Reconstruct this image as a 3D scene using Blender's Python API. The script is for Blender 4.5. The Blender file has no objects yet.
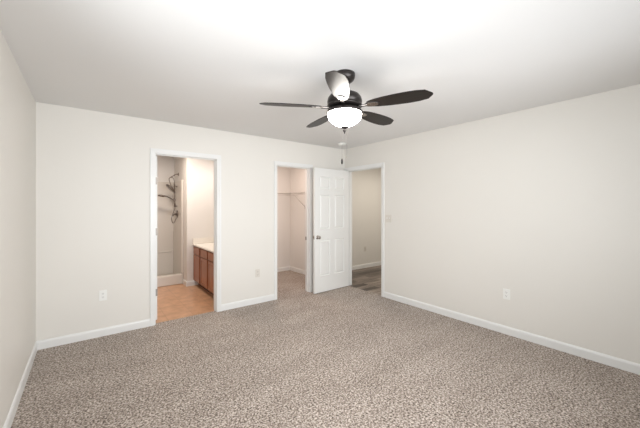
import bpy, bmesh, math, random
from mathutils import Vector, Matrix
S = bpy.context.scene
C = S.collection
PI = math.pi
R = math.radians
H = 2.44            # ceiling height
W = 4.08            # room width (right wall)
D = -4.70           # wall behind the camera
T = 0.115           # wall thickness

# ------------------------------------------------------------------ camera, world, light, exposure
cd = bpy.data.cameras.new('camera'); cam = bpy.data.objects.new('camera', cd); C.objects.link(cam)
cam.location = (0.3984, -4.0644, 1.410)
cam.rotation_euler = (R(90), 0, -0.6556)
cd.sensor_width = 36; cd.lens = 303.05 / 640 * 36
cd.shift_y = -(214 - 206.69) / 640
cd.clip_start = 0.02
S.camera = cam

wd = bpy.data.worlds.new('sky'); S.world = wd; wd.use_nodes = True
wd.node_tree.nodes['Background'].inputs[0].default_value = (0.78, 0.88, 1.0, 1)
wd.node_tree.nodes['Background'].inputs[1].default_value = 1.2

def area(name, loc, rot, sx, sy, power, col=(1, 1, 1), spread=180):
    l = bpy.data.lights.new(name, 'AREA'); l.shape = 'RECTANGLE'; l.size = sx; l.size_y = sy
    l.energy = power; l.color = col; l.spread = R(spread)
    o = bpy.data.objects.new(name, l); o.location = loc; o.rotation_euler = rot; C.objects.link(o); return o
area('daylight_rear_window', (1.75, -4.66, 1.38), (R(90), 0, 0), 2.7, 1.15, 42, (0.955, 0.975, 1.0), 112)
area('added_daylight_left', (0.04, -3.1, 1.45), (R(102), 0, R(-90)), 1.4, 1.25, 20, (0.95, 0.975, 1.0), 140)  # added light at an unseen left window, brightens the right wall
area('bathroom_vanity_light', (2.30, 0.95, 2.05), (R(20), R(35), 0), 0.15, 0.7, 3.4, (1.0, 0.95, 0.93))
area('bathroom_ceiling_light', (1.35, 1.2, 2.40), (0, 0, 0), 0.3, 0.3, 18, (1.0, 0.86, 0.74))
area('closet_light', (3.1, 0.75, 2.40), (0, 0, 0), 0.25, 0.25, 14, (1.0, 0.80, 0.69))
area('hall_light', (5.6, -0.35, 2.40), (0, 0, 0), 1.0, 0.8, 18, (1.0, 0.92, 0.82))
S.view_settings.view_transform = 'Standard'; S.view_settings.look = 'None'
S.view_settings.exposure = 0.14; S.view_settings.gamma = 1.0
S.view_settings.use_curve_mapping = False

# ------------------------------------------------------------------ materials
def mat(name, col, rough=0.5, metal=0.0, coat=0.0, emit=0.0, ecol=None, spec=0.5):
    m = bpy.data.materials.new(name); m.use_nodes = True
    b = m.node_tree.nodes['Principled BSDF']
    b.inputs['Base Color'].default_value = (*col, 1)
    b.inputs['Roughness'].default_value = rough; b.inputs['Metallic'].default_value = metal
    b.inputs['Coat Weight'].default_value = coat; b.inputs['Specular IOR Level'].default_value = spec
    if emit:
        b.inputs['Emission Color'].default_value = (*(ecol or col), 1); b.inputs['Emission Strength'].default_value = emit
    return m
def nodes(m): return m.node_tree.nodes, m.node_tree.links, m.node_tree.nodes['Principled BSDF']
def noise(n, l, scale, detail=2, rough=0.5, vec=None, sc=None):
    t = n.new('ShaderNodeTexNoise'); t.inputs['Scale'].default_value = scale
    t.inputs['Detail'].default_value = detail; t.inputs['Roughness'].default_value = rough
    tc = n.new('ShaderNodeTexCoord')
    if sc:
        mp = n.new('ShaderNodeMapping'); mp.inputs['Scale'].default_value = sc
        l.new(tc.outputs['Object'], mp.inputs[0]); l.new(mp.outputs[0], t.inputs['Vector'])
    else: l.new(tc.outputs['Object'], t.inputs['Vector'])
    return t
def ramp(n, l, src, stops):
    r = n.new('ShaderNodeValToRGB'); e = r.color_ramp.elements
    e[0].position = stops[0][0]; e[0].color = (*stops[0][1], 1)
    e[1].position = stops[-1][0]; e[1].color = (*stops[-1][1], 1)
    for p_, c_ in stops[1:-1]:
        x = e.new(p_); x.color = (*c_, 1)
    l.new(src, r.inputs[0]); return r
def mix(n, l, a, b, f, mode='MIX'):
    m = n.new('ShaderNodeMix'); m.data_type = 'RGBA'; m.blend_type = mode
    if isinstance(f, float): m.inputs[0].default_value = f
    else: l.new(f, m.inputs[0])
    for s, i in ((a, 6), (b, 7)):
        if isinstance(s, tuple): m.inputs[i].default_value = (*s, 1)
        else: l.new(s, m.inputs[i])
    return m.outputs[2]
def bump(n, l, b, src, strength, dist):
    k = n.new('ShaderNodeBump'); k.inputs['Strength'].default_value = strength; k.inputs['Distance'].default_value = dist
    l.new(src, k.inputs['Height']); l.new(k.outputs[0], b.inputs['Normal'])

def paint(name, col, rough=0.6):
    m = mat(name, col, rough, spec=0.3); n, l, b = nodes(m)
    t = noise(n, l, 260, 2); bump(n, l, b, t.outputs[0], 0.08, 0.001)
    t2 = noise(n, l, 1.3, 2)
    r = ramp(n, l, t2.outputs[0], [(0.3, tuple(c * 0.985 for c in col)), (0.7, col)])
    l.new(r.outputs[0], b.inputs['Base Color']); return m
WALL = paint('wall_paint', (0.805, 0.780, 0.732), 0.45)
CEIL = paint('ceiling_paint', (0.835, 0.830, 0.820), 0.8)
BATHWALL = paint('bathroom_wall_paint', (0.80, 0.775, 0.745), 0.5)
TRIM = mat('white_trim_paint', (0.83, 0.83, 0.815), 0.35)
DOOR = mat('white_door_paint', (0.85, 0.85, 0.83), 0.38)
NICKEL = mat('satin_nickel', (0.46, 0.42, 0.385), 0.25, 1.0)
HINGE = mat('satin_hinge_metal', (0.36, 0.33, 0.30), 0.5, 0.7)
DARKMETAL = mat('dark_bronze_metal', (0.035, 0.030, 0.028), 0.32, 0.6)
CHROME = mat('brushed_dark_chrome', (0.23, 0.20, 0.18), 0.30, 0.9)
PLASTIC = mat('white_plastic', (0.88, 0.88, 0.85), 0.35)
BEIGEPLATE = mat('painted_cover_plate', (0.72, 0.68, 0.62), 0.4)
SLOT = mat('dark_slot', (0.03, 0.03, 0.03), 0.6)
BOWL = mat('frosted_lamp_glass', (0.95, 0.93, 0.88), 0.3, emit=42.0, ecol=(1.0, 0.95, 0.88))
WIRE = mat('white_coated_wire', (0.62, 0.59, 0.56), 0.4)
COUNTER = mat('cream_cultured_marble', (0.86, 0.82, 0.76), 0.2)
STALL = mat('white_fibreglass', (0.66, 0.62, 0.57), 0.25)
GLASS = mat('window_glass', (0.9, 0.95, 0.95), 0.05)
GLASS.node_tree.nodes['Principled BSDF'].inputs['Transmission Weight'].default_value = 1.0

def carpet(name, dark, mid, light):
    m = mat(name, mid, 0.95, spec=0.05); n, l, b = nodes(m)
    f = n.new('ShaderNodeTexVoronoi'); f.inputs['Scale'].default_value = 140; f2 = noise(n, l, 75, 2, 0.6)
    tcv = n.new('ShaderNodeTexCoord'); l.new(tcv.outputs['Object'], f.inputs['Vector'])
    sx = n.new('ShaderNodeSeparateColor'); l.new(f.outputs['Color'], sx.inputs[0])
    mm = n.new('ShaderNodeMath'); mm.operation = 'MULTIPLY_ADD'; mm.inputs[1].default_value = 0.16
    m2 = n.new('ShaderNodeMath'); m2.operation = 'MULTIPLY'; m2.inputs[1].default_value = 0.84
    l.new(f2.outputs[0], m2.inputs[0]); l.new(sx.outputs[0], mm.inputs[0]); l.new(m2.outputs[0], mm.inputs[2])
    r = ramp(n, l, mm.outputs[0], [(0.33, dark), (0.49, mid), (0.66, light)])
    g = noise(n, l, 2.6, 4, 0.6, sc=(0.6, 1.6, 1))
    rg = ramp(n, l, g.outputs[0], [(0.36, (0.91, 0.90, 0.89)), (0.64, (1.05, 1.05, 1.05))])
    l.new(mix(n, l, r.outputs[0], rg.outputs[0], 1.0, 'MULTIPLY'), b.inputs['Base Color'])
    bump(n, l, b, mm.outputs[0], 0.3, 0.006)
    b.inputs['Sheen Weight'].default_value = 0.15
    return m
CARPET = carpet('speckled_carpet', (0.060, 0.042, 0.031), (0.335, 0.275, 0.232), (0.72, 0.645, 0.585))

def wood(name, a, b_, sc, rough=0.4, coat=0.0):
    m = mat(name, a, rough, coat=coat); n, l, b = nodes(m)
    f = noise(n, l, 6, 5, 0.6, sc=sc)
    r = ramp(n, l, f.outputs[0], [(0.3, a), (0.7, b_)]); l.new(r.outputs[0], b.inputs['Base Color'])
    return m
BLADE = wood('dark_walnut_blade', (0.008, 0.006, 0.005), (0.020, 0.015, 0.012), (1, 14, 14), 0.38, 0.0)
BLADE.node_tree.nodes['Principled BSDF'].inputs['Specular IOR Level'].default_value = 0.22
OAK = wood('reddish_oak_cabinet', (0.23, 0.068, 0.026), (0.38, 0.130, 0.050), (10, 10, 1), 0.35, 0.2)
OAKDARK = wood('oak_face_frame', (0.13, 0.038, 0.016), (0.21, 0.066, 0.027), (10, 10, 1), 0.4)

def tile():
    m = mat('tan_tile_vinyl', (0.5, 0.3, 0.2), 0.30); n, l, b = nodes(m)
    tc = n.new('ShaderNodeTexCoord')
    br = n.new('ShaderNodeTexBrick'); br.offset = 0.0; br.inputs['Scale'].default_value = 1.0
    br.inputs['Brick Width'].default_value = 0.30; br.inputs['Row Height'].default_value = 0.30
    br.inputs['Mortar Size'].default_value = 0.006; br.inputs['Mortar Smooth'].default_value = 0.3
    br.inputs['Color1'].default_value = (0.60, 0.35, 0.21, 1); br.inputs['Color2'].default_value = (0.67, 0.41, 0.26, 1)
    br.inputs['Mortar'].default_value = (0.54, 0.32, 0.20, 1)
    l.new(tc.outputs['Object'], br.inputs['Vector'])
    f = noise(n, l, 9, 4, 0.6)
    r = ramp(n, l, f.outputs[0], [(0.3, (0.82, 0.78, 0.74)), (0.7, (1.12, 1.12, 1.10))])
    l.new(mix(n, l, br.outputs[0], r.outputs[0], 1.0, 'MULTIPLY'), b.inputs['Base Color'])
    return m
TILE = tile()
def plank():
    m = mat('grey_brown_plank', (0.2, 0.16, 0.13), 0.4); n, l, b = nodes(m)
    tc = n.new('ShaderNodeTexCoord')
    br = n.new('ShaderNodeTexBrick'); br.offset = 0.37; br.inputs['Scale'].default_value = 1.0
    br.inputs['Brick Width'].default_value = 1.22; br.inputs['Row Height'].default_value = 0.13
    br.inputs['Mortar Size'].default_value = 0.003; br.inputs['Bias'].default_value = -0.1
    br.inputs['Color1'].default_value = (0.06, 0.043, 0.033, 1); br.inputs['Color2'].default_value = (0.34, 0.28, 0.235, 1)
    br.inputs['Mortar'].default_value = (0.04, 0.03, 0.025, 1)
    l.new(tc.outputs['Object'], br.inputs['Vector'])
    f = noise(n, l, 9, 5, 0.65, sc=(0.22, 5.5, 1))
    r = ramp(n, l, f.outputs[0], [(0.36, (0.42, 0.40, 0.38)), (0.64, (1.7, 1.7, 1.7))])
    l.new(mix(n, l, br.outputs[0], r.outputs[0], 1.0, 'MULTIPLY'), b.inputs['Base Color'])
    return m
PLANK = plank()

# ------------------------------------------------------------------ mesh helpers
def B(): return bmesh.new()
def box(bm, x0, x1, y0, y1, z0, z1, bev=0.0, mi=0, M=None):
    r = bmesh.ops.create_cube(bm, size=1.0)
    vs = r['verts']
    for v in vs:
        v.co = Vector(((x0 + x1) / 2 + v.co.x * (x1 - x0), (y0 + y1) / 2 + v.co.y * (y1 - y0), (z0 + z1) / 2 + v.co.z * (z1 - z0)))
    fs = set(f for v in vs for f in v.link_faces)
    if bev:
        es = list(set(e for v in vs for e in v.link_edges))
        q = bmesh.ops.bevel(bm, geom=es, offset=bev, segments=2, profile=0.5, affect='EDGES')
        fs = set(q['faces']) | set(f for f in fs if f.is_valid)
        vs = list(set(v for f in fs for v in f.verts))
    for f in fs: f.material_index = mi
    if M:
        for v in vs: v.co = M @ v.co
    return vs
def lathe(bm, prof, M=None, seg=48, mi=0, cap=True):
    """prof: (radius, z) list"""
    rings = []
    for r, z in prof:
        if r < 1e-5: rings.append([bm.verts.new((0, 0, z))])
        else: rings.append([bm.verts.new((r * math.cos(2 * PI * k / seg), r * math.sin(2 * PI * k / seg), z)) for k in range(seg)])
    fs = []
    for a, b in zip(rings, rings[1:]):
        for k in range(seg):
            j = (k + 1) % seg
            if len(a) == 1 and len(b) == 1: continue
            if len(a) == 1: fs.append(bm.faces.new((a[0], b[j], b[k])))
            elif len(b) == 1: fs.append(bm.faces.new((a[k], a[j], b[0])))
            else: fs.append(bm.faces.new((a[k], a[j], b[j], b[k])))
    if cap:
        for g in (rings[0], rings[-1]):
            if len(g) > 1: fs.append(bm.faces.new(g))
    for f in fs: f.smooth = True; f.material_index = mi
    if M:
        for g in rings:
            for v in g: v.co = M @ v.co
def tube(bm, pts, r, seg=8, mi=0):
    pts = [Vector(p) for p in pts]; rings = []
    up = Vector((0, 0, 1)); prev = None
    for i, p in enumerate(pts):
        d = (pts[min(i + 1, len(pts) - 1)] - pts[max(i - 1, 0)]).normalized()
        if prev is None:
            a = d.cross(up)
            if a.length < 1e-3: a = d.cross(Vector((1, 0, 0)))
            a.normalize()
        else:
            a = prev - d * prev.dot(d); a.normalize()
        prev = a; b = d.cross(a)
        rr = r[i] if isinstance(r, (list, tuple)) else r
        rings.append([bm.verts.new(p + a * (rr * math.cos(2 * PI * k / seg)) + b * (rr * math.sin(2 * PI * k / seg))) for k in range(seg)])
    for g, h in zip(rings, rings[1:]):
        for k in range(seg):
            j = (k + 1) % seg; f = bm.faces.new((g[k], g[j], h[j], h[k])); f.smooth = True; f.material_index = mi
    for g in (rings[0], rings[-1]):
        f = bm.faces.new(g); f.material_index = mi
def prism(bm, outline, z0, z1, mi=0, M=None):
    a = [bm.verts.new((x, y, z0)) for x, y in outline]; b = [bm.verts.new((x, y, z1)) for x, y in outline]
    n = len(a); fs = [bm.faces.new(a), bm.faces.new(b)]
    for k in range(n): fs.append(bm.faces.new((a[k], a[(k + 1) % n], b[(k + 1) % n], b[k])))
    for f in fs: f.material_index = mi; f.smooth = False
    if M:
        for v in a + b: v.co = M @ v.co
def smoothpath(pts, n=8):
    P_ = [Vector(p) for p in pts]; out = []
    for i in range(len(P_) - 1):
        p0 = P_[max(i - 1, 0)]; p1 = P_[i]; p2 = P_[i + 1]; p3 = P_[min(i + 2, len(P_) - 1)]
        for k in range(n):
            t = k / n
            out.append(0.5 * ((2 * p1) + (p2 - p0) * t + (2 * p0 - 5 * p1 + 4 * p2 - p3) * t * t + (3 * p1 - p0 - 3 * p2 + p3) * t ** 3))
    out.append(P_[-1]); return out

def obj(name, bm, mats, parent=None, offset=None, sharp=True):
    if offset is not None:
        for v in bm.verts: v.co -= Vector(offset)
    bmesh.ops.recalc_face_normals(bm, faces=bm.faces)
    me = bpy.data.meshes.new(name); bm.to_mesh(me); bm.free()
    for m in (mats if isinstance(mats, (list, tuple)) else [mats]): me.materials.append(m)
    o = bpy.data.objects.new(name, me); C.objects.link(o)
    if parent: o.parent = parent
    return o
def tag(o, label, cat, group=None, kind=None):
    o['label'] = label; o['category'] = cat
    if group: o['group'] = group
    if kind: o['kind'] = kind
    return o
def thing(name, label, cat, loc=(0, 0, 0), rz=0.0, group=None, kind=None):
    o = bpy.data.objects.new(name, None); o.empty_display_size = 0.05; C.objects.link(o)
    o.location = loc; o.rotation_euler = (0, 0, rz); return tag(o, label, cat, group, kind)
def struct(name, bm, m, label, cat): return tag(obj(name, bm, m), label, cat, kind='structure')
def copy_tree(o, parent=None):
    c = o.copy(); C.objects.link(c)
    if parent: c.parent = parent
    for ch in list(o.children): copy_tree(ch, c)
    return c

# ------------------------------------------------------------------ openings
BATH = (1.047, 1.776); CLOS = (2.700, 3.306); HALL = (-0.868, -0.074); DT = 2.045; J = 0.018

def wall_y(bm, y0, y1, x0, x1, openings=(), top=H):
    """wall running along X, with rough openings (a, b, z0, z1)"""
    x = x0
    for a, b, za, zb in openings:
        box(bm, x, a, y0, y1, 0, top)
        if za > 0: box(bm, a, b, y0, y1, 0, za)
        box(bm, a, b, y0, y1, zb, top); x = b
    box(bm, x, x1, y0, y1, 0, top)
def wall_x(bm, x0, x1, y0, y1, openings=(), top=H):
    y = y0
    for a, b, za, zb in openings:
        box(bm, x0, x1, y, a, 0, top)
        if za > 0: box(bm, x0, x1, a, b, 0, za)
        box(bm, x0, x1, a, b, zb, top); y = b
    box(bm, x0, x1, y, y1, 0, top)

bm = B(); wall_y(bm, 0, T, 0, W, [(BATH[0] - J, BATH[1] + J, 0, DT + J), (CLOS[0] - J, CLOS[1] + J, 0, DT + J)])
struct('wall_back', bm, WALL, 'warm white bedroom wall holding the bathroom and closet doorways', 'wall')
bm = B(); wall_x(bm, W, W + T, D, T, [(HALL[0] - J, HALL[1] + J, 0, DT + J)])
struct('wall_right', bm, WALL, 'warm white bedroom wall with the hall doorway and a light switch', 'wall')
bm = B(); wall_x(bm, -T, 0, D, T, [(-3.85, -2.35, 0.80, 2.10)])
struct('wall_left', bm, WALL, 'plain warm white wall at the left edge of the room', 'wall')
bm = B(); wall_y(bm, D - T, D, -T, W + T, [(0.35, 3.15, 0.80, 2.10)])
struct('wall_rear', bm, WALL, 'bedroom wall behind the viewer with a window', 'wall')
bm = B(); box(bm, -T, 7.3, D - T, 2.72, H, H + 0.08)
struct('ceiling', bm, CEIL, 'flat white ceiling above the whole bedroom', 'ceiling')
bm = B(); box(bm, -T, W, D - T, 0.05, -0.06, 0); box(bm, W, W + 0.02, HALL[0] - J, HALL[1] + J, -0.06, 0)
struct('floor', bm, CARPET, 'speckled beige and grey carpet covering the bedroom floor', 'floor')
bm = B(); box(bm, -T, 2.50, 0.05, 2.72, -0.06, 0)
struct('floor_bathroom', bm, TILE, 'orange tan tile-patterned bathroom floor', 'floor')
bm = B(); box(bm, 2.50, W, 0.05, 1.9, -0.06, 0)
struct('floor_closet', bm, CARPET, 'brownish carpet on the closet floor', 'floor')
bm = B(); box(bm, W + 0.02, 7.3, -1.2, 1.0, -0.06, 0)
struct('floor_hall', bm, PLANK, 'grey brown wood plank floor of the hall', 'floor')
# bathroom shell
bm = B(); box(bm, 1.80, 2.45, 1.62, 2.72, 0, H)
struct('wall_bathroom_wing', bm, BATHWALL, 'bright white bathroom wall between the shower and the vanity', 'wall')
bm = B(); box(bm, -T, 1.80, 2.60, 2.72, 0, H)
struct('wall_bathroom_back', bm, BATHWALL, 'wall above the shower surround at the back of the bathroom', 'wall')
bm = B(); box(bm, -T, 0.0, T, 2.60, 0, H); box(bm, 0.0, 0.30, 1.85, 2.60, 0, H)
struct('wall_bathroom_left', bm, BATHWALL, 'left wall of the bathroom', 'wall')
bm = B(); box(bm, 2.45, 2.55, T, 2.72, 0, H)
struct('wall_bathroom_right', bm, BATHWALL, 'wall between bathroom and closet behind the vanity', 'wall')
# closet shell
bm = B(); box(bm, 2.55, 4.195, 1.70, 1.82, 0, H)
struct('wall_closet_back', bm, BATHWALL, 'pinkish white back wall inside the closet', 'wall')
bm = B(); box(bm, 3.99, 4.195, T, 1.70, 0, H)
struct('wall_closet_right', bm, BATHWALL, 'pinkish white right wall inside the closet', 'wall')
# hall shell
bm = B(); box(bm, 4.195, 7.3, 0.85, 0.97, 0, H)
struct('wall_hall', bm, WALL, 'beige hall wall seen through the right-hand doorway', 'wall')
bm = B(); box(bm, 7.18, 7.3, -1.1, 0.85, 0, H)
struct('wall_hall_end', bm, WALL, 'far end wall of the hall', 'wall')
bm = B(); box(bm, W + T, 7.3, -1.2, -1.1, 0, H)
struct('wall_hall_near', bm, WALL, 'near side wall of the hall', 'wall')

# ------------------------------------------------------------------ trim
# casing profile as steps: (from, to, thickness) measured outward from the opening
PROF = [(0.004, 0.016, 0.009), (0.016, 0.036, 0.012), (0.036, 0.057, 0.017)]
def door_trim_y(name, a, b, label):
    bm = B()
    for u0, u1, t in PROF:
        box(bm, a - u1, a - u0, -t, 0, 0, DT + u1); box(bm, b + u0, b + u1, -t, 0, 0, DT + u1)
        box(bm, a - u0, b + u0, -t, 0, DT + u0, DT + u1)
    for x0, x1 in ((a - J, a), (b, b + J)): box(bm, x0, x1, 0, T, 0, DT)
    for x0, x1 in ((a - 0.057, a - 0.004), (b + 0.004, b + 0.057)): box(bm, x0, x1, T, T + 0.016, 0, DT + 0.057)
    box(bm, a - 0.004, b + 0.004, T, T + 0.016, DT + 0.004, DT + 0.057)
    box(bm, a - J, b + J, 0, T, DT, DT + J)
    for x0, x1 in ((a, a + 0.009), (b - 0.009, b)): box(bm, x0, x1, 0.045, 0.078, 0, DT)
    box(bm, a + 0.009, b - 0.009, 0.045, 0.078, DT - 0.009, DT)
    return struct(name, bm, TRIM, label, 'door frame')
tb = door_trim_y('trim_1', *BATH, 'white casing around the bathroom doorway')
tc_ = door_trim_y('trim_2', *CLOS, 'white casing around the closet doorway')
bm = B(); a, b = HALL
for u0, u1, t in PROF:
    box(bm, W - t, W, a - u1, a - u0, 0, DT + u1); box(bm, W - t, W, b + u0, b + u1, 0, DT + u1)
    box(bm, W - t, W, a - u0, b + u0, DT + u0, DT + u1)
for y0, y1 in ((a - J, a), (b, b + J)): box(bm, W, W + T, y0, y1, 0, DT)
box(bm, W, W + T, a - J, b + J, DT, DT + J)
for y0, y1 in ((a, a + 0.011), (b - 0.011, b)): box(bm, W + 0.04, W + 0.075, y0, y1, 0, DT)
box(bm, W + 0.04, W + 0.075, a + 0.011, b - 0.011, DT - 0.011, DT)
struct('trim_3', bm, TRIM, 'white casing around the hall doorway in the right wall', 'door frame')
# strike plate on the closet's right jamb
bm = B(); box(bm, CLOS[1] - 0.0025, CLOS[1], 0.079, 0.112, 0.85, 0.91, mi=0)
box(bm, CLOS[1] - 0.0035, CLOS[1] - 0.0025, 0.090, 0.104, 0.866, 0.894, mi=1)
o = obj('strike_plate', bm, [CHROME, SLOT], tc_); o['label'] = 'dark metal strike plate'

BH = 0.088
def base(bm, p0, p1, n):
    """p0->p1 on the wall line, n = direction into the room"""
    p0 = Vector((*p0, 0)); p1 = Vector((*p1, 0)); n = Vector((*n, 0))
    pr = [(0, 0), (0.013, 0), (0.013, BH - 0.02), (0.010, BH - 0.010), (0.005, BH - 0.002), (0, BH)]
    A = [bm.verts.new(p0 + n * d + Vector((0, 0, z))) for d, z in pr]
    Z = [bm.verts.new(p1 + n * d + Vector((0, 0, z))) for d, z in pr]
    k = len(pr)
    for i in range(k): bm.faces.new((A[i], A[(i + 1) % k], Z[(i + 1) % k], Z[i]))
    bm.faces.new(A); bm.faces.new(Z)
bm = B()
base(bm, (0.0, 0), (BATH[0] - 0.057, 0), (0, -1)); base(bm, (BATH[1] + 0.057, 0), (CLOS[0] - 0.057, 0), (0, -1)); base(bm, (CLOS[1] + 0.057, 0), (W, 0), (0, -1))
struct('baseboard_back', bm, TRIM, 'white baseboard along the wall with the bathroom and closet doorways', 'baseboard')
bm = B(); base(bm, (W, D), (W, HALL[0] - 0.057), (-1, 0))
struct('baseboard_right', bm, TRIM, 'white baseboard along the long right wall', 'baseboard')
bm = B(); base(bm, (0, D), (0, -0.013), (1, 0))
struct('baseboard_left', bm, TRIM, 'white baseboard along the left wall', 'baseboard')
bm = B(); base(bm, (0.013, D), (W - 0.013, D), (0, 1))
struct('baseboard_rear', bm, TRIM, 'white baseboard behind the viewer', 'baseboard')
bm = B(); base(bm, (1.787, 1.62), (1.935, 1.62), (0, -1)); base(bm, (1.80, 1.62), (1.80, 1.846), (-1, 0))
struct('baseboard_bathroom', bm, TRIM, 'short white baseboard wrapping the bathroom wall end beside the vanity', 'baseboard')
bm = B(); base(bm, (2.55, 1.70), (3.99, 1.70), (0, -1)); base(bm, (3.99, T), (3.99, 1.687), (-1, 0))
struct('baseboard_closet', bm, TRIM, 'white baseboard around the inside of the closet', 'baseboard')
bm = B(); base(bm, (4.195, 0.85), (7.18, 0.85), (0, -1)); base(bm, (4.195, 0.0), (4.195, 0.837), (1, 0))
struct('baseboard_hall', bm, TRIM, 'white baseboard along the hall wall', 'baseboard')
# unseen windows for daylight; the left one is added to brighten the right wall
def window(name, horizontal, c0, c1, w, inward, label):
    t = thing(name, label, 'window', kind='structure')
    def bx(bm, u0, u1, v0, v1, z0, z1):
        if horizontal: box(bm, u0, u1, v0, v1, z0, z1)
        else: box(bm, v0, v1, u0, u1, z0, z1)
    f = B(); v0, v1 = w
    for a_, b_ in ((c0, c0 + 0.04), (c1 - 0.04, c1)): bx(f, a_, b_, v0, v1, 0.80, 2.10)
    for a_, b_ in ((0.80, 0.84), (2.06, 2.10), (1.43, 1.47)): bx(f, c0 + 0.04, c1 - 0.04, v0, v1, a_, b_)
    obj('window_frame', f, TRIM, t)
    g = B(); m_ = (v0 + v1) / 2; bx(g, c0 + 0.04, c1 - 0.04, m_ - 0.002, m_ + 0.002, 0.84, 1.43); bx(g, c0 + 0.04, c1 - 0.04, m_ - 0.002, m_ + 0.002, 1.47, 2.06)
    obj('pane', g, GLASS, t)
window('window_1', True, 0.35, 3.15, (D - 0.09, D - 0.04), 1, 'white framed window behind the viewer')
window('added_window_2', False, -3.85, -2.35, (-0.09, -0.04), 1, 'added white framed window, out of view in the left wall near the viewer')

# ------------------------------------------------------------------ doors
def door_leaf(w, z0, z1, t=0.035):
    """leaf in local coords: x 0..w from the hinge, y 0..t, six raised panels on both faces"""
    bm = B(); st = 0.112; mid = 0.105; pw = (w - 2 * st - mid) / 2
    if w < 0.7: st = 0.095; mid = 0.085; pw = (w - 2 * st - mid) / 2
    xs = [0, st, st + pw, st + pw + mid, w - st, w]
    zs = [z0, 0.275, 0.865, 1.045, 1.605, 1.700, 1.905, z1]
    for y, sgn in ((0.0, -1), (t, 1)):
        V = [[bm.verts.new((x, y, z)) for z in zs] for x in xs]; pf = []
        for i in range(5):
            for k in range(7):
                q = (V[i][k], V[i + 1][k], V[i + 1][k + 1], V[i][k + 1])
                f = bm.faces.new(q if sgn < 0 else q[::-1])
                if i in (1, 3) and k in (1, 3, 5): pf.append(f)
        bm.normal_update()
        bmesh.ops.inset_individual(bm, faces=pf, thickness=0.012, depth=-0.013)
        bmesh.ops.inset_individual(bm, faces=pf, thickness=0.010, depth=0.0)
        bmesh.ops.inset_individual(bm, faces=pf, thickness=0.020, depth=0.010)
    # rim
    c = [(0, 0), (w, 0), (w, t), (0, t)]
    lo = [bm.verts.new((x, y, z0)) for x, y in c]; hi = [bm.verts.new((x, y, z1)) for x, y in c]
    for k in (1, 3):
        bm.faces.new((lo[k], lo[(k + 1) % 4], hi[(k + 1) % 4], hi[k]))
    bm.faces.new(lo); bm.faces.new(hi)
    bmesh.ops.remove_doubles(bm, verts=bm.verts, dist=1e-5)
    for f in bm.faces: f.smooth = False
    return bm
def make_door(name, w, loc, rz, label, kz=0.915, by=-0.006):
    d = thing(name, label, 'door', loc, rz, kind='structure')
    obj('door_leaf', door_leaf(w, 0.012, 2.040), DOOR, d)
    for s in (-1, 1):
        y = 0.035 if s > 0 else 0.0
        Mx = Matrix.Translation((w - 0.062, y, kz)) @ Matrix.Rotation(-s * PI / 2, 4, 'X')
        k = B(); lathe(k, [(0.0, 0.064), (0.014, 0.063), (0.024, 0.057), (0.028, 0.047), (0.026, 0.036), (0.018, 0.028), (0.012, 0.020), (0.012, 0.008)], Mx, 32)
        kn = obj('door_knob', k, NICKEL, d); kn['label'] = 'satin nickel knob'
        r = B(); lathe(r, [(0.0, 0.010), (0.020, 0.009), (0.030, 0.004), (0.032, 0.0)], Mx, 32)
        obj('rosette', r, NICKEL, kn)
    b_ = B(); box(b_, w, w + 0.0015, 0.006, 0.029, kz - 0.03, kz + 0.03); box(b_, w + 0.0015, w + 0.009, 0.012, 0.023, kz - 0.010, kz + 0.010)
    lp = obj('latch', b_, NICKEL, d); lp['label'] = 'nickel latch plate'
    for z in (0.35, 1.10, 1.73):
        h = B(); lathe(h, [(0.0062, -0.046), (0.0062, 0.046)], Matrix.Translation((-0.003, by, z)), 14)
        box(h, -0.0015, 0.0, -0.003, 0.032, z - 0.044, z + 0.044)
        hg = obj('hinge', h, HINGE, d); hg['label'] = 'nickel hinge'
    return d
# local +x points from hinge to latch.  hall door: opened ~87 deg into the room, almost parallel to the back wall
make_door('door_3', 0.785, (4.072, -0.083, 0), PI + R(3.2),
          'open white six-panel door with nickel knob, in front of the hall doorway corner')
# bathroom door: swung 90 degrees into the bathroom, only its hinge edge shows past the left jamb
make_door('door_1', 0.722, (1.088, 0.137, 0), PI / 2, 'edge of the white bathroom door swung open behind the left door jamb', by=0.041)

# ------------------------------------------------------------------ bathroom
# shower stall
ox = (1.05, 2.22, 0)
sh = thing('shower_stall', 'white shower stall with dark metal hand shower and slide bar in the bathroom', 'shower', ox)
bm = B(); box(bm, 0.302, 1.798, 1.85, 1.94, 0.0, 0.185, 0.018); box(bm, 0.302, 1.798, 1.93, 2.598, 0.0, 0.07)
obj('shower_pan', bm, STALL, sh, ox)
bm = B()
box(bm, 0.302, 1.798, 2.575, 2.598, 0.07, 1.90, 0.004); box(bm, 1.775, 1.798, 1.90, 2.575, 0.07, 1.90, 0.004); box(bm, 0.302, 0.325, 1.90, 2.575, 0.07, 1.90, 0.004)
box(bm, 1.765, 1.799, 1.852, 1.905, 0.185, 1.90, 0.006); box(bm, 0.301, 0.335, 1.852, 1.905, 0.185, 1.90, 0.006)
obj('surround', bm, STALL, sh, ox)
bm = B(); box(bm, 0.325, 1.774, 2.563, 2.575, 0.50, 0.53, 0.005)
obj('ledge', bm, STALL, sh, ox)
SY = 2.23
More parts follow.
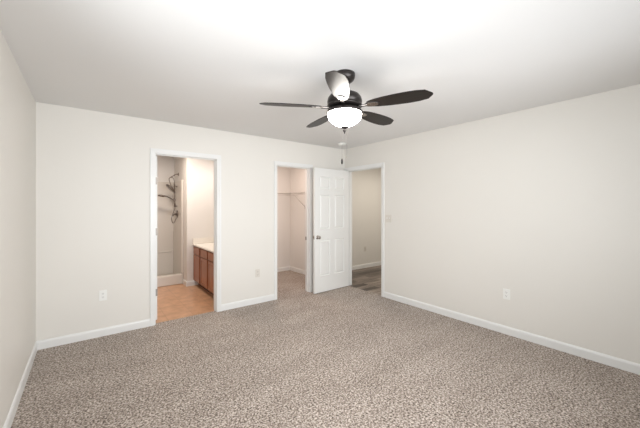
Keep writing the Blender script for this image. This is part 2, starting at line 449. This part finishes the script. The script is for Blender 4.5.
# fixed head on arm
bm = B(); tube(bm, smoothpath([(1.796, SY, 2.036), (1.75, SY, 2.030), (1.70, SY, 1.995), (1.655, SY, 1.965)]), 0.009)
lathe(bm, [(0.030, 0.0), (0.028, 0.006), (0.012, 0.012)], Matrix.Translation((1.797, SY, 2.036)) @ Matrix.Rotation(-PI / 2, 4, 'Y'), 24)
arm = obj('shower_arm', bm, CHROME, sh, ox)
bm = B(); tube(bm, smoothpath([(1.655, SY, 1.965), (1.632, SY, 1.94), (1.640, SY, 1.89), (1.66, SY, 1.83), (1.672, SY, 1.78)]), 0.008)
tube(bm, smoothpath([(1.660, SY, 1.965), (1.705, SY, 1.955), (1.722, SY, 1.90), (1.728, SY, 1.83)]), 0.007)
obj('diverter_pipe', bm, CHROME, arm, ox)
Mh = Matrix.Translation((1.660, SY, 1.765)) @ Matrix.Rotation(R(45), 4, 'Y')
bm = B(); lathe(bm, [(0.0, -0.022), (0.095, -0.022), (0.104, -0.012), (0.098, 0.004), (0.055, 0.020), (0.02, 0.034), (0.0, 0.036)], Mh, 40)
obj('shower_head', bm, CHROME, arm, ox)
# slide bar with hand shower
bm = B(); tube(bm, [(1.728, SY, 1.40), (1.728, SY, 1.83)], 0.010, 12)
tube(bm, [(1.776, SY, 1.42), (1.728, SY, 1.42)], 0.009); tube(bm, [(1.776, SY, 1.80), (1.728, SY, 1.80)], 0.009)
bar = obj('slide_bar', bm, CHROME, sh, ox)
bm = B(); box(bm, 1.700, 1.748, SY - 0.02, SY + 0.02, 1.52, 1.56, 0.005)
obj('bracket', bm, CHROME, bar, ox)
bm = B(); tube(bm, smoothpath([(1.712, SY, 1.530), (1.65, SY, 1.575), (1.58, SY, 1.605), (1.53, SY, 1.612)]), [0.011] * 20 + [0.014] * 5)
lathe(bm, [(0.0, -0.014), (0.048, -0.014), (0.054, -0.004), (0.045, 0.012), (0.015, 0.022), (0.0, 0.022)], Matrix.Translation((1.495, SY, 1.612)) @ Matrix.Rotation(R(12), 4, 'Y'), 32)
obj('hand_shower', bm, CHROME, bar, ox)
bm = B(); tube(bm, smoothpath([(1.712, SY - 0.01, 1.525), (1.735, SY - 0.03, 1.45), (1.722, SY - 0.03, 1.36), (1.69, SY - 0.03, 1.27), (1.672, SY - 0.03, 1.18), (1.685, SY - 0.03, 1.115), (1.712, SY - 0.03, 1.10), (1.735, SY - 0.02, 1.14), (1.757, SY, 1.20)], 8), 0.008)
obj('hose', bm, CHROME, bar, ox)
Mv = Matrix.Translation((1.775, SY, 1.27)) @ Matrix.Rotation(-PI / 2, 4, 'Y')
bm = B(); lathe(bm, [(0.075, 0.0), (0.073, 0.006), (0.03, 0.010), (0.028, 0.03), (0.022, 0.034), (0, 0.034)], Mv, 36)
val = obj('shower_valve', bm, CHROME, sh, ox)
bm = B(); tube(bm, [(1.745, SY, 1.275), (1.715, SY, 1.265), (1.700, SY, 1.225)], [0.012, 0.010, 0.007], 10); lathe(bm, [(0.02, 0.033), (0.02, 0.06), (0, 0.062)], Mv, 24)
obj('lever_handle', bm, CHROME, val, ox)

for q in (arm, bar, val): q['label'] = 'dark metal shower fitting'
# vanity
VX = 1.92; VY0, VY1 = 0.35, 1.618; o3 = (2.18, 1.0, 0)
v = thing('vanity_cabinet', 'reddish oak bathroom vanity cabinet with drawers and doors', 'cabinet', o3)
bm = B(); box(bm, VX + 0.018, 2.448, VY0, VY1, 0.09, 0.715); box(bm, VX + 0.075, 2.448, VY0, VY1, 0.0, 0.09)
box(bm, VX, VX + 0.018, VY0, VY1, 0.09, 0.715, 0.001)
obj('cabinet_body', bm, OAKDARK, v, o3)
cols = [(1.590, 1.235), (1.165, 0.825), (0.775, 0.42)]
def front(y0, y1, z0, z1, panel):
    bm = B(); box(bm, VX - 0.018, VX - 0.0005, y0, y1, z0, z1, 0.003)
    if panel:
        bmesh.ops.recalc_face_normals(bm, faces=bm.faces)
        f = [f for f in bm.faces if f.normal.x < -0.9 and f.calc_area() > 0.02]
        bmesh.ops.inset_individual(bm, faces=f, thickness=0.05, depth=0.0)
        bmesh.ops.inset_individual(bm, faces=f, thickness=0.006, depth=-0.006)
        bmesh.ops.inset_individual(bm, faces=f, thickness=0.02, depth=0.004)
    return bm
for y1, y0 in cols:
    obj('drawer', front(y0, y1, 0.575, 0.700, False), OAK, v, o3)
    obj('cabinet_door', front(y0, y1, 0.110, 0.560, True), OAK, v, o3)
bm = B()
box(bm, VX - 0.025, 2.448, VY0 - 0.01, 1.6185, 0.717, 0.745, 0.006)
ct = obj('vanity_countertop', bm, COUNTER); tag(ct, 'cream vanity countertop with raised splash on the oak cabinet', 'countertop')
bm = B(); box(bm, VX - 0.022, 2.42, 1.600, 1.6188, 0.746, 0.845, 0.003)
obj('side_splash', bm, COUNTER, ct)
bm = B(); box(bm, 2.43, 2.449, VY0 - 0.01, 1.598, 0.746, 0.845, 0.003)
obj('backsplash', bm, COUNTER, ct)

# ------------------------------------------------------------------ closet shelves
def shelf(name, label, x0, x1, y0, y1, along, braces):
    """wire shelf; 'along' is the axis it runs on; front edge is low y (along x) or low x (along y)"""
    o_ = ((x0 + x1) / 2, (y0 + y1) / 2, 1.69)
    t = thing(name, label, 'shelf', o_, group=None)
    bm = B(); z = 1.69
    if along == 'x':
        for yy, zz in ((y0, z), (y0, z - 0.045), (y0 + 0.10, z), (y0 + 0.2, z), (y1 - 0.004, z)): tube(bm, [(x0, yy, zz), (x1, yy, zz)], 0.0032, 6)
        n = int((x1 - x0) / 0.025)
        for k in range(n + 1):
            x = x0 + (x1 - x0) * k / n; tube(bm, [(x, y1 - 0.004, z + 0.004), (x, y0 - 0.002, z + 0.004), (x, y0 - 0.002, z - 0.045)], 0.0016, 4)
    else:
        for xx, zz in ((x0, z), (x0, z - 0.045), (x0 + 0.10, z), (x0 + 0.2, z), (x1 - 0.004, z)): tube(bm, [(xx, y0, zz), (xx, y1, zz)], 0.0032, 6)
        n = int((y1 - y0) / 0.025)
        for k in range(n + 1):
            y = y0 + (y1 - y0) * k / n; tube(bm, [(x1 - 0.004, y, z + 0.004), (x0 - 0.002, y, z + 0.004), (x0 - 0.002, y, z - 0.045)], 0.0016, 4)
    obj('wire_deck', bm, WIRE, t, o_)
    for q in braces:
        bm = B()
        if along == 'x': tube(bm, [(q, y0, z - 0.01), (q, y1 - 0.004, z - 0.28)], 0.006, 8); box(bm, q - 0.012, q + 0.012, y1 - 0.006, y1, z - 0.33, z - 0.25)
        else: tube(bm, [(x0, q, z - 0.01), (x1 - 0.004, q, z - 0.28)], 0.006, 8); box(bm, x1 - 0.006, x1, q - 0.012, q + 0.012, z - 0.33, z - 0.25)
        obj('brace', bm, WIRE, t, o_)
shelf('wire_shelf', 'white wire shelf running along the closet back wall', 2.552, 3.99, 1.40, 1.70, 'x', [3.2])
shelf('wire_shelf', 'white wire shelf on the closet right wall with a slanted brace', 3.69, 3.99, 0.20, 1.385, 'y', [1.12, 0.45])

# ------------------------------------------------------------------ outlets and switch (local: plate faces -y, back at y=0)
def outlet(label, loc, rz, m):
    t = thing('wall_outlet', label, 'outlet', loc, rz, group='duplex wall outlets')
    bm = B(); box(bm, -0.035, 0.035, -0.006, 0, -0.057, 0.057, 0.002); obj('cover_plate', bm, m, t)
    for zc in (0.020, -0.020):
        bm = B(); prism(bm, [(0.0165 * math.cos(a_) if abs(math.cos(a_)) < .9 else math.copysign(0.0155, math.cos(a_)), 0.0135 * math.sin(a_)) for a_ in [k * PI / 10 for k in range(20)]], 0, 0.002,
                M=Matrix.Translation((0, -0.006, zc)) @ Matrix.Rotation(PI / 2, 4, 'X'))
        for x in (-0.0065, 0.0065): box(bm, x - 0.0013, x + 0.0013, -0.0086, -0.0079, zc - 0.001, zc + 0.008, mi=1)
        lathe(bm, [(0.0026, 0.0), (0.0026, 0.0006)], Matrix.Translation((0, -0.008, zc - 0.007)) @ Matrix.Rotation(PI / 2, 4, 'X'), 12, mi=1)
        obj('receptacle', bm, [m, SLOT], t)
    return t
outlet('white duplex outlet low on the wall left of the bathroom doorway', (0.537, 0, 0.443), 0, PLASTIC)
outlet('beige outlet on the wall between the bathroom and closet doorways', (2.373, 0, 0.440), 0, BEIGEPLATE)
outlet('white duplex outlet low on the long right wall', (W, -2.665, 0.442), -PI / 2, PLASTIC)
outlet('beige outlet on the hall wall seen through the doorway', (5.49, 0.85, 0.435), 0, BEIGEPLATE)
t = thing('light_switch', 'double toggle light switch beside the hall doorway', 'light switch', (W, -1.010, 1.228), -PI / 2)
bm = B(); box(bm, -0.058, 0.058, -0.006, 0, -0.058, 0.058, 0.002); obj('cover_plate', bm, BEIGEPLATE, t)
for x in (-0.023, 0.023):
    bm = B(); box(bm, x - 0.005, x + 0.005, -0.016, -0.005, -0.002, 0.014, 0.001); obj('toggle', bm, PLASTIC, t)

# ------------------------------------------------------------------ smoke detector
bm = B(); lathe(bm, [(0.0, -0.036), (0.030, -0.036), (0.050, -0.030), (0.058, -0.020), (0.066, -0.014), (0.068, 0.0)], None, 40)
o = obj('smoke_detector', bm, PLASTIC); o.location = (3.69, -0.37, H)
tag(o, 'small round white smoke detector on the ceiling near the corner', 'smoke detector')

CHAIN = mat('fine_ball_chain', (0.16, 0.14, 0.13), 0.7)
# ------------------------------------------------------------------ ceiling fan
FX, FY = 1.982, -2.318
fan = thing('ceiling_fan', 'dark five-blade ceiling fan with a glowing frosted glass bowl', 'ceiling fan', (FX, FY, H))
def F(name, bm, m, parent=None): return obj(name, bm, m, parent or fan, (0, 0, H))
bm = B(); lathe(bm, [(0.080, H), (0.082, H - 0.012), (0.081, H - 0.030), (0.072, H - 0.050), (0.052, H - 0.067), (0.026, H - 0.080), (0.018, H - 0.090)]); F('canopy', bm, DARKMETAL)
bm = B(); lathe(bm, [(0.0125, H - 0.088), (0.0125, 2.285)], seg=20); lathe(bm, [(0.020, 2.305), (0.028, 2.297), (0.032, 2.284)], seg=24); F('downrod', bm, DARKMETAL)
bm = B(); lathe(bm, [(0.030, 2.288), (0.080, 2.284), (0.112, 2.272), (0.129, 2.250), (0.135, 2.226), (0.134, 2.212), (0.127, 2.206), (0.127, 2.199), (0.135, 2.194), (0.135, 2.185), (0.115, 2.177), (0.05, 2.175)], seg=64)
F('motor_housing', bm, DARKMETAL)
bm = B(); lathe(bm, [(0.060, 2.176), (0.095, 2.172), (0.128, 2.160), (0.139, 2.145), (0.139, 2.134), (0.132, 2.132), (0.08, 2.136)], seg=64)
F('light_fitter', bm, DARKMETAL)
pr = [(0.128, 2.134)] + [(0.1305 * math.cos(a_), 2.122 - 0.090 * math.sin(a_)) for a_ in [k * PI / 2 / 16 for k in range(16)]]
pr = [(max(r_, 0.004), z_) for r_, z_ in pr] + [(0.0, 2.032)]
bm = B(); lathe(bm, pr, seg=64, cap=False); bw = F('glass_bowl', bm, BOWL); bw['label'] = 'glowing frosted glass bowl'
bm = B(); lathe(bm, [(0.004, 2.036), (0.027, 2.031), (0.029, 2.024), (0.016, 2.016), (0.009, 2.010), (0.013, 2.004), (0.013, 1.997), (0.006, 1.988), (0.003, 1.976), (0, 1.973)], seg=28); F('finial', bm, DARKMETAL)

def blade_parts(first_angle):
    pitch = R(-11)
    # local: x outwards, looking along +x right-hand side is -y and must be up
    Mp = Matrix.Rotation(pitch, 4, 'X')
    up = [(0.185, 0.030), (0.205, 0.040), (0.25, 0.052), (0.32, 0.063), (0.40, 0.070), (0.48, 0.073), (0.55, 0.069), (0.612, 0.057)]
    lo = [(0.605, -0.060), (0.54, -0.070), (0.47, -0.072), (0.39, -0.069), (0.31, -0.062), (0.24, -0.051), (0.205, -0.040), (0.185, -0.030)]
    tip = [(0.646, 0.016), (0.649, 0.004), (0.646, -0.010)]
    bm = B(); prism(bm, up + tip + lo, -0.003, 0.003)
    es = [e for e in bm.edges]
    bmesh.ops.bevel(bm, geom=es, offset=0.0015, segments=1, affect='EDGES')
    for v_ in bm.verts: v_.co = Matrix.Translation((0, 0, 2.177 - H)) @ (Mp @ v_.co)
    bl = obj('blade', bm, BLADE, fan)
    bm = B()
    # medallion plate under the blade root + dark arm to the motor
    pl = [(0.222 + 0.046 * math.cos(a_), 0.026 * math.sin(a_)) for a_ in [k * 2 * PI / 28 for k in range(28)]]
    prism(bm, pl, -0.0095, -0.0032, mi=1)
    rim = [(0.220 + 0.056 * math.cos(a_), 0.035 * math.sin(a_)) for a_ in [k * 2 * PI / 28 for k in range(28)]]
    prism(bm, rim, -0.0065, -0.0031, mi=0)
    for v_ in bm.verts: v_.co = Matrix.Translation((0, 0, 2.177 - H)) @ (Mp @ v_.co)
    arm = B(); box(arm, 0.115, 0.185, -0.014, 0.014, 2.166 - H, 2.177 - H, 0.003, mi=1)
    me = bpy.data.meshes.new('t'); arm.to_mesh(me); arm.free(); bm.from_mesh(me); bpy.data.meshes.remove(me)
    ir = obj('blade_iron', bm, [DARKMETAL, NICKEL], bl); ir['label'] = 'nickel and dark metal blade bracket'
    bl.rotation_euler = (0, 0, first_angle)
    return bl
b0 = blade_parts(R(6.7))
for k in range(1, 5):
    c = copy_tree(b0, fan); c.rotation_euler = (0, 0, R(6.7 + 72 * k))
rt = Vector((0.7927, -0.6096, 0))
for off, z1, pend in ((-0.020, 1.783, True), (0.018, 1.80, False)):
    p_ = rt * off
    bm = B(); tube(bm, [(p_.x, p_.y, 2.045), (p_.x, p_.y, z1)], 0.0008, 6); ch = F('pull_chain', bm, CHAIN)
    bm = B()
    if pend: lathe(bm, [(0, z1), (0.004, z1 - 0.002), (0.0075, z1 - 0.016), (0.008, z1 - 0.034), (0.0045, z1 - 0.043), (0, z1 - 0.044)], Matrix.Translation((p_.x, p_.y, 0)), 16)
    else: lathe(bm, [(0, z1), (0.003, z1 - 0.003), (0.003, z1 - 0.008), (0, z1 - 0.011)], Matrix.Translation((p_.x, p_.y, 0)), 12)
    F('pendant', bm, DARKMETAL if pend else NICKEL, ch)
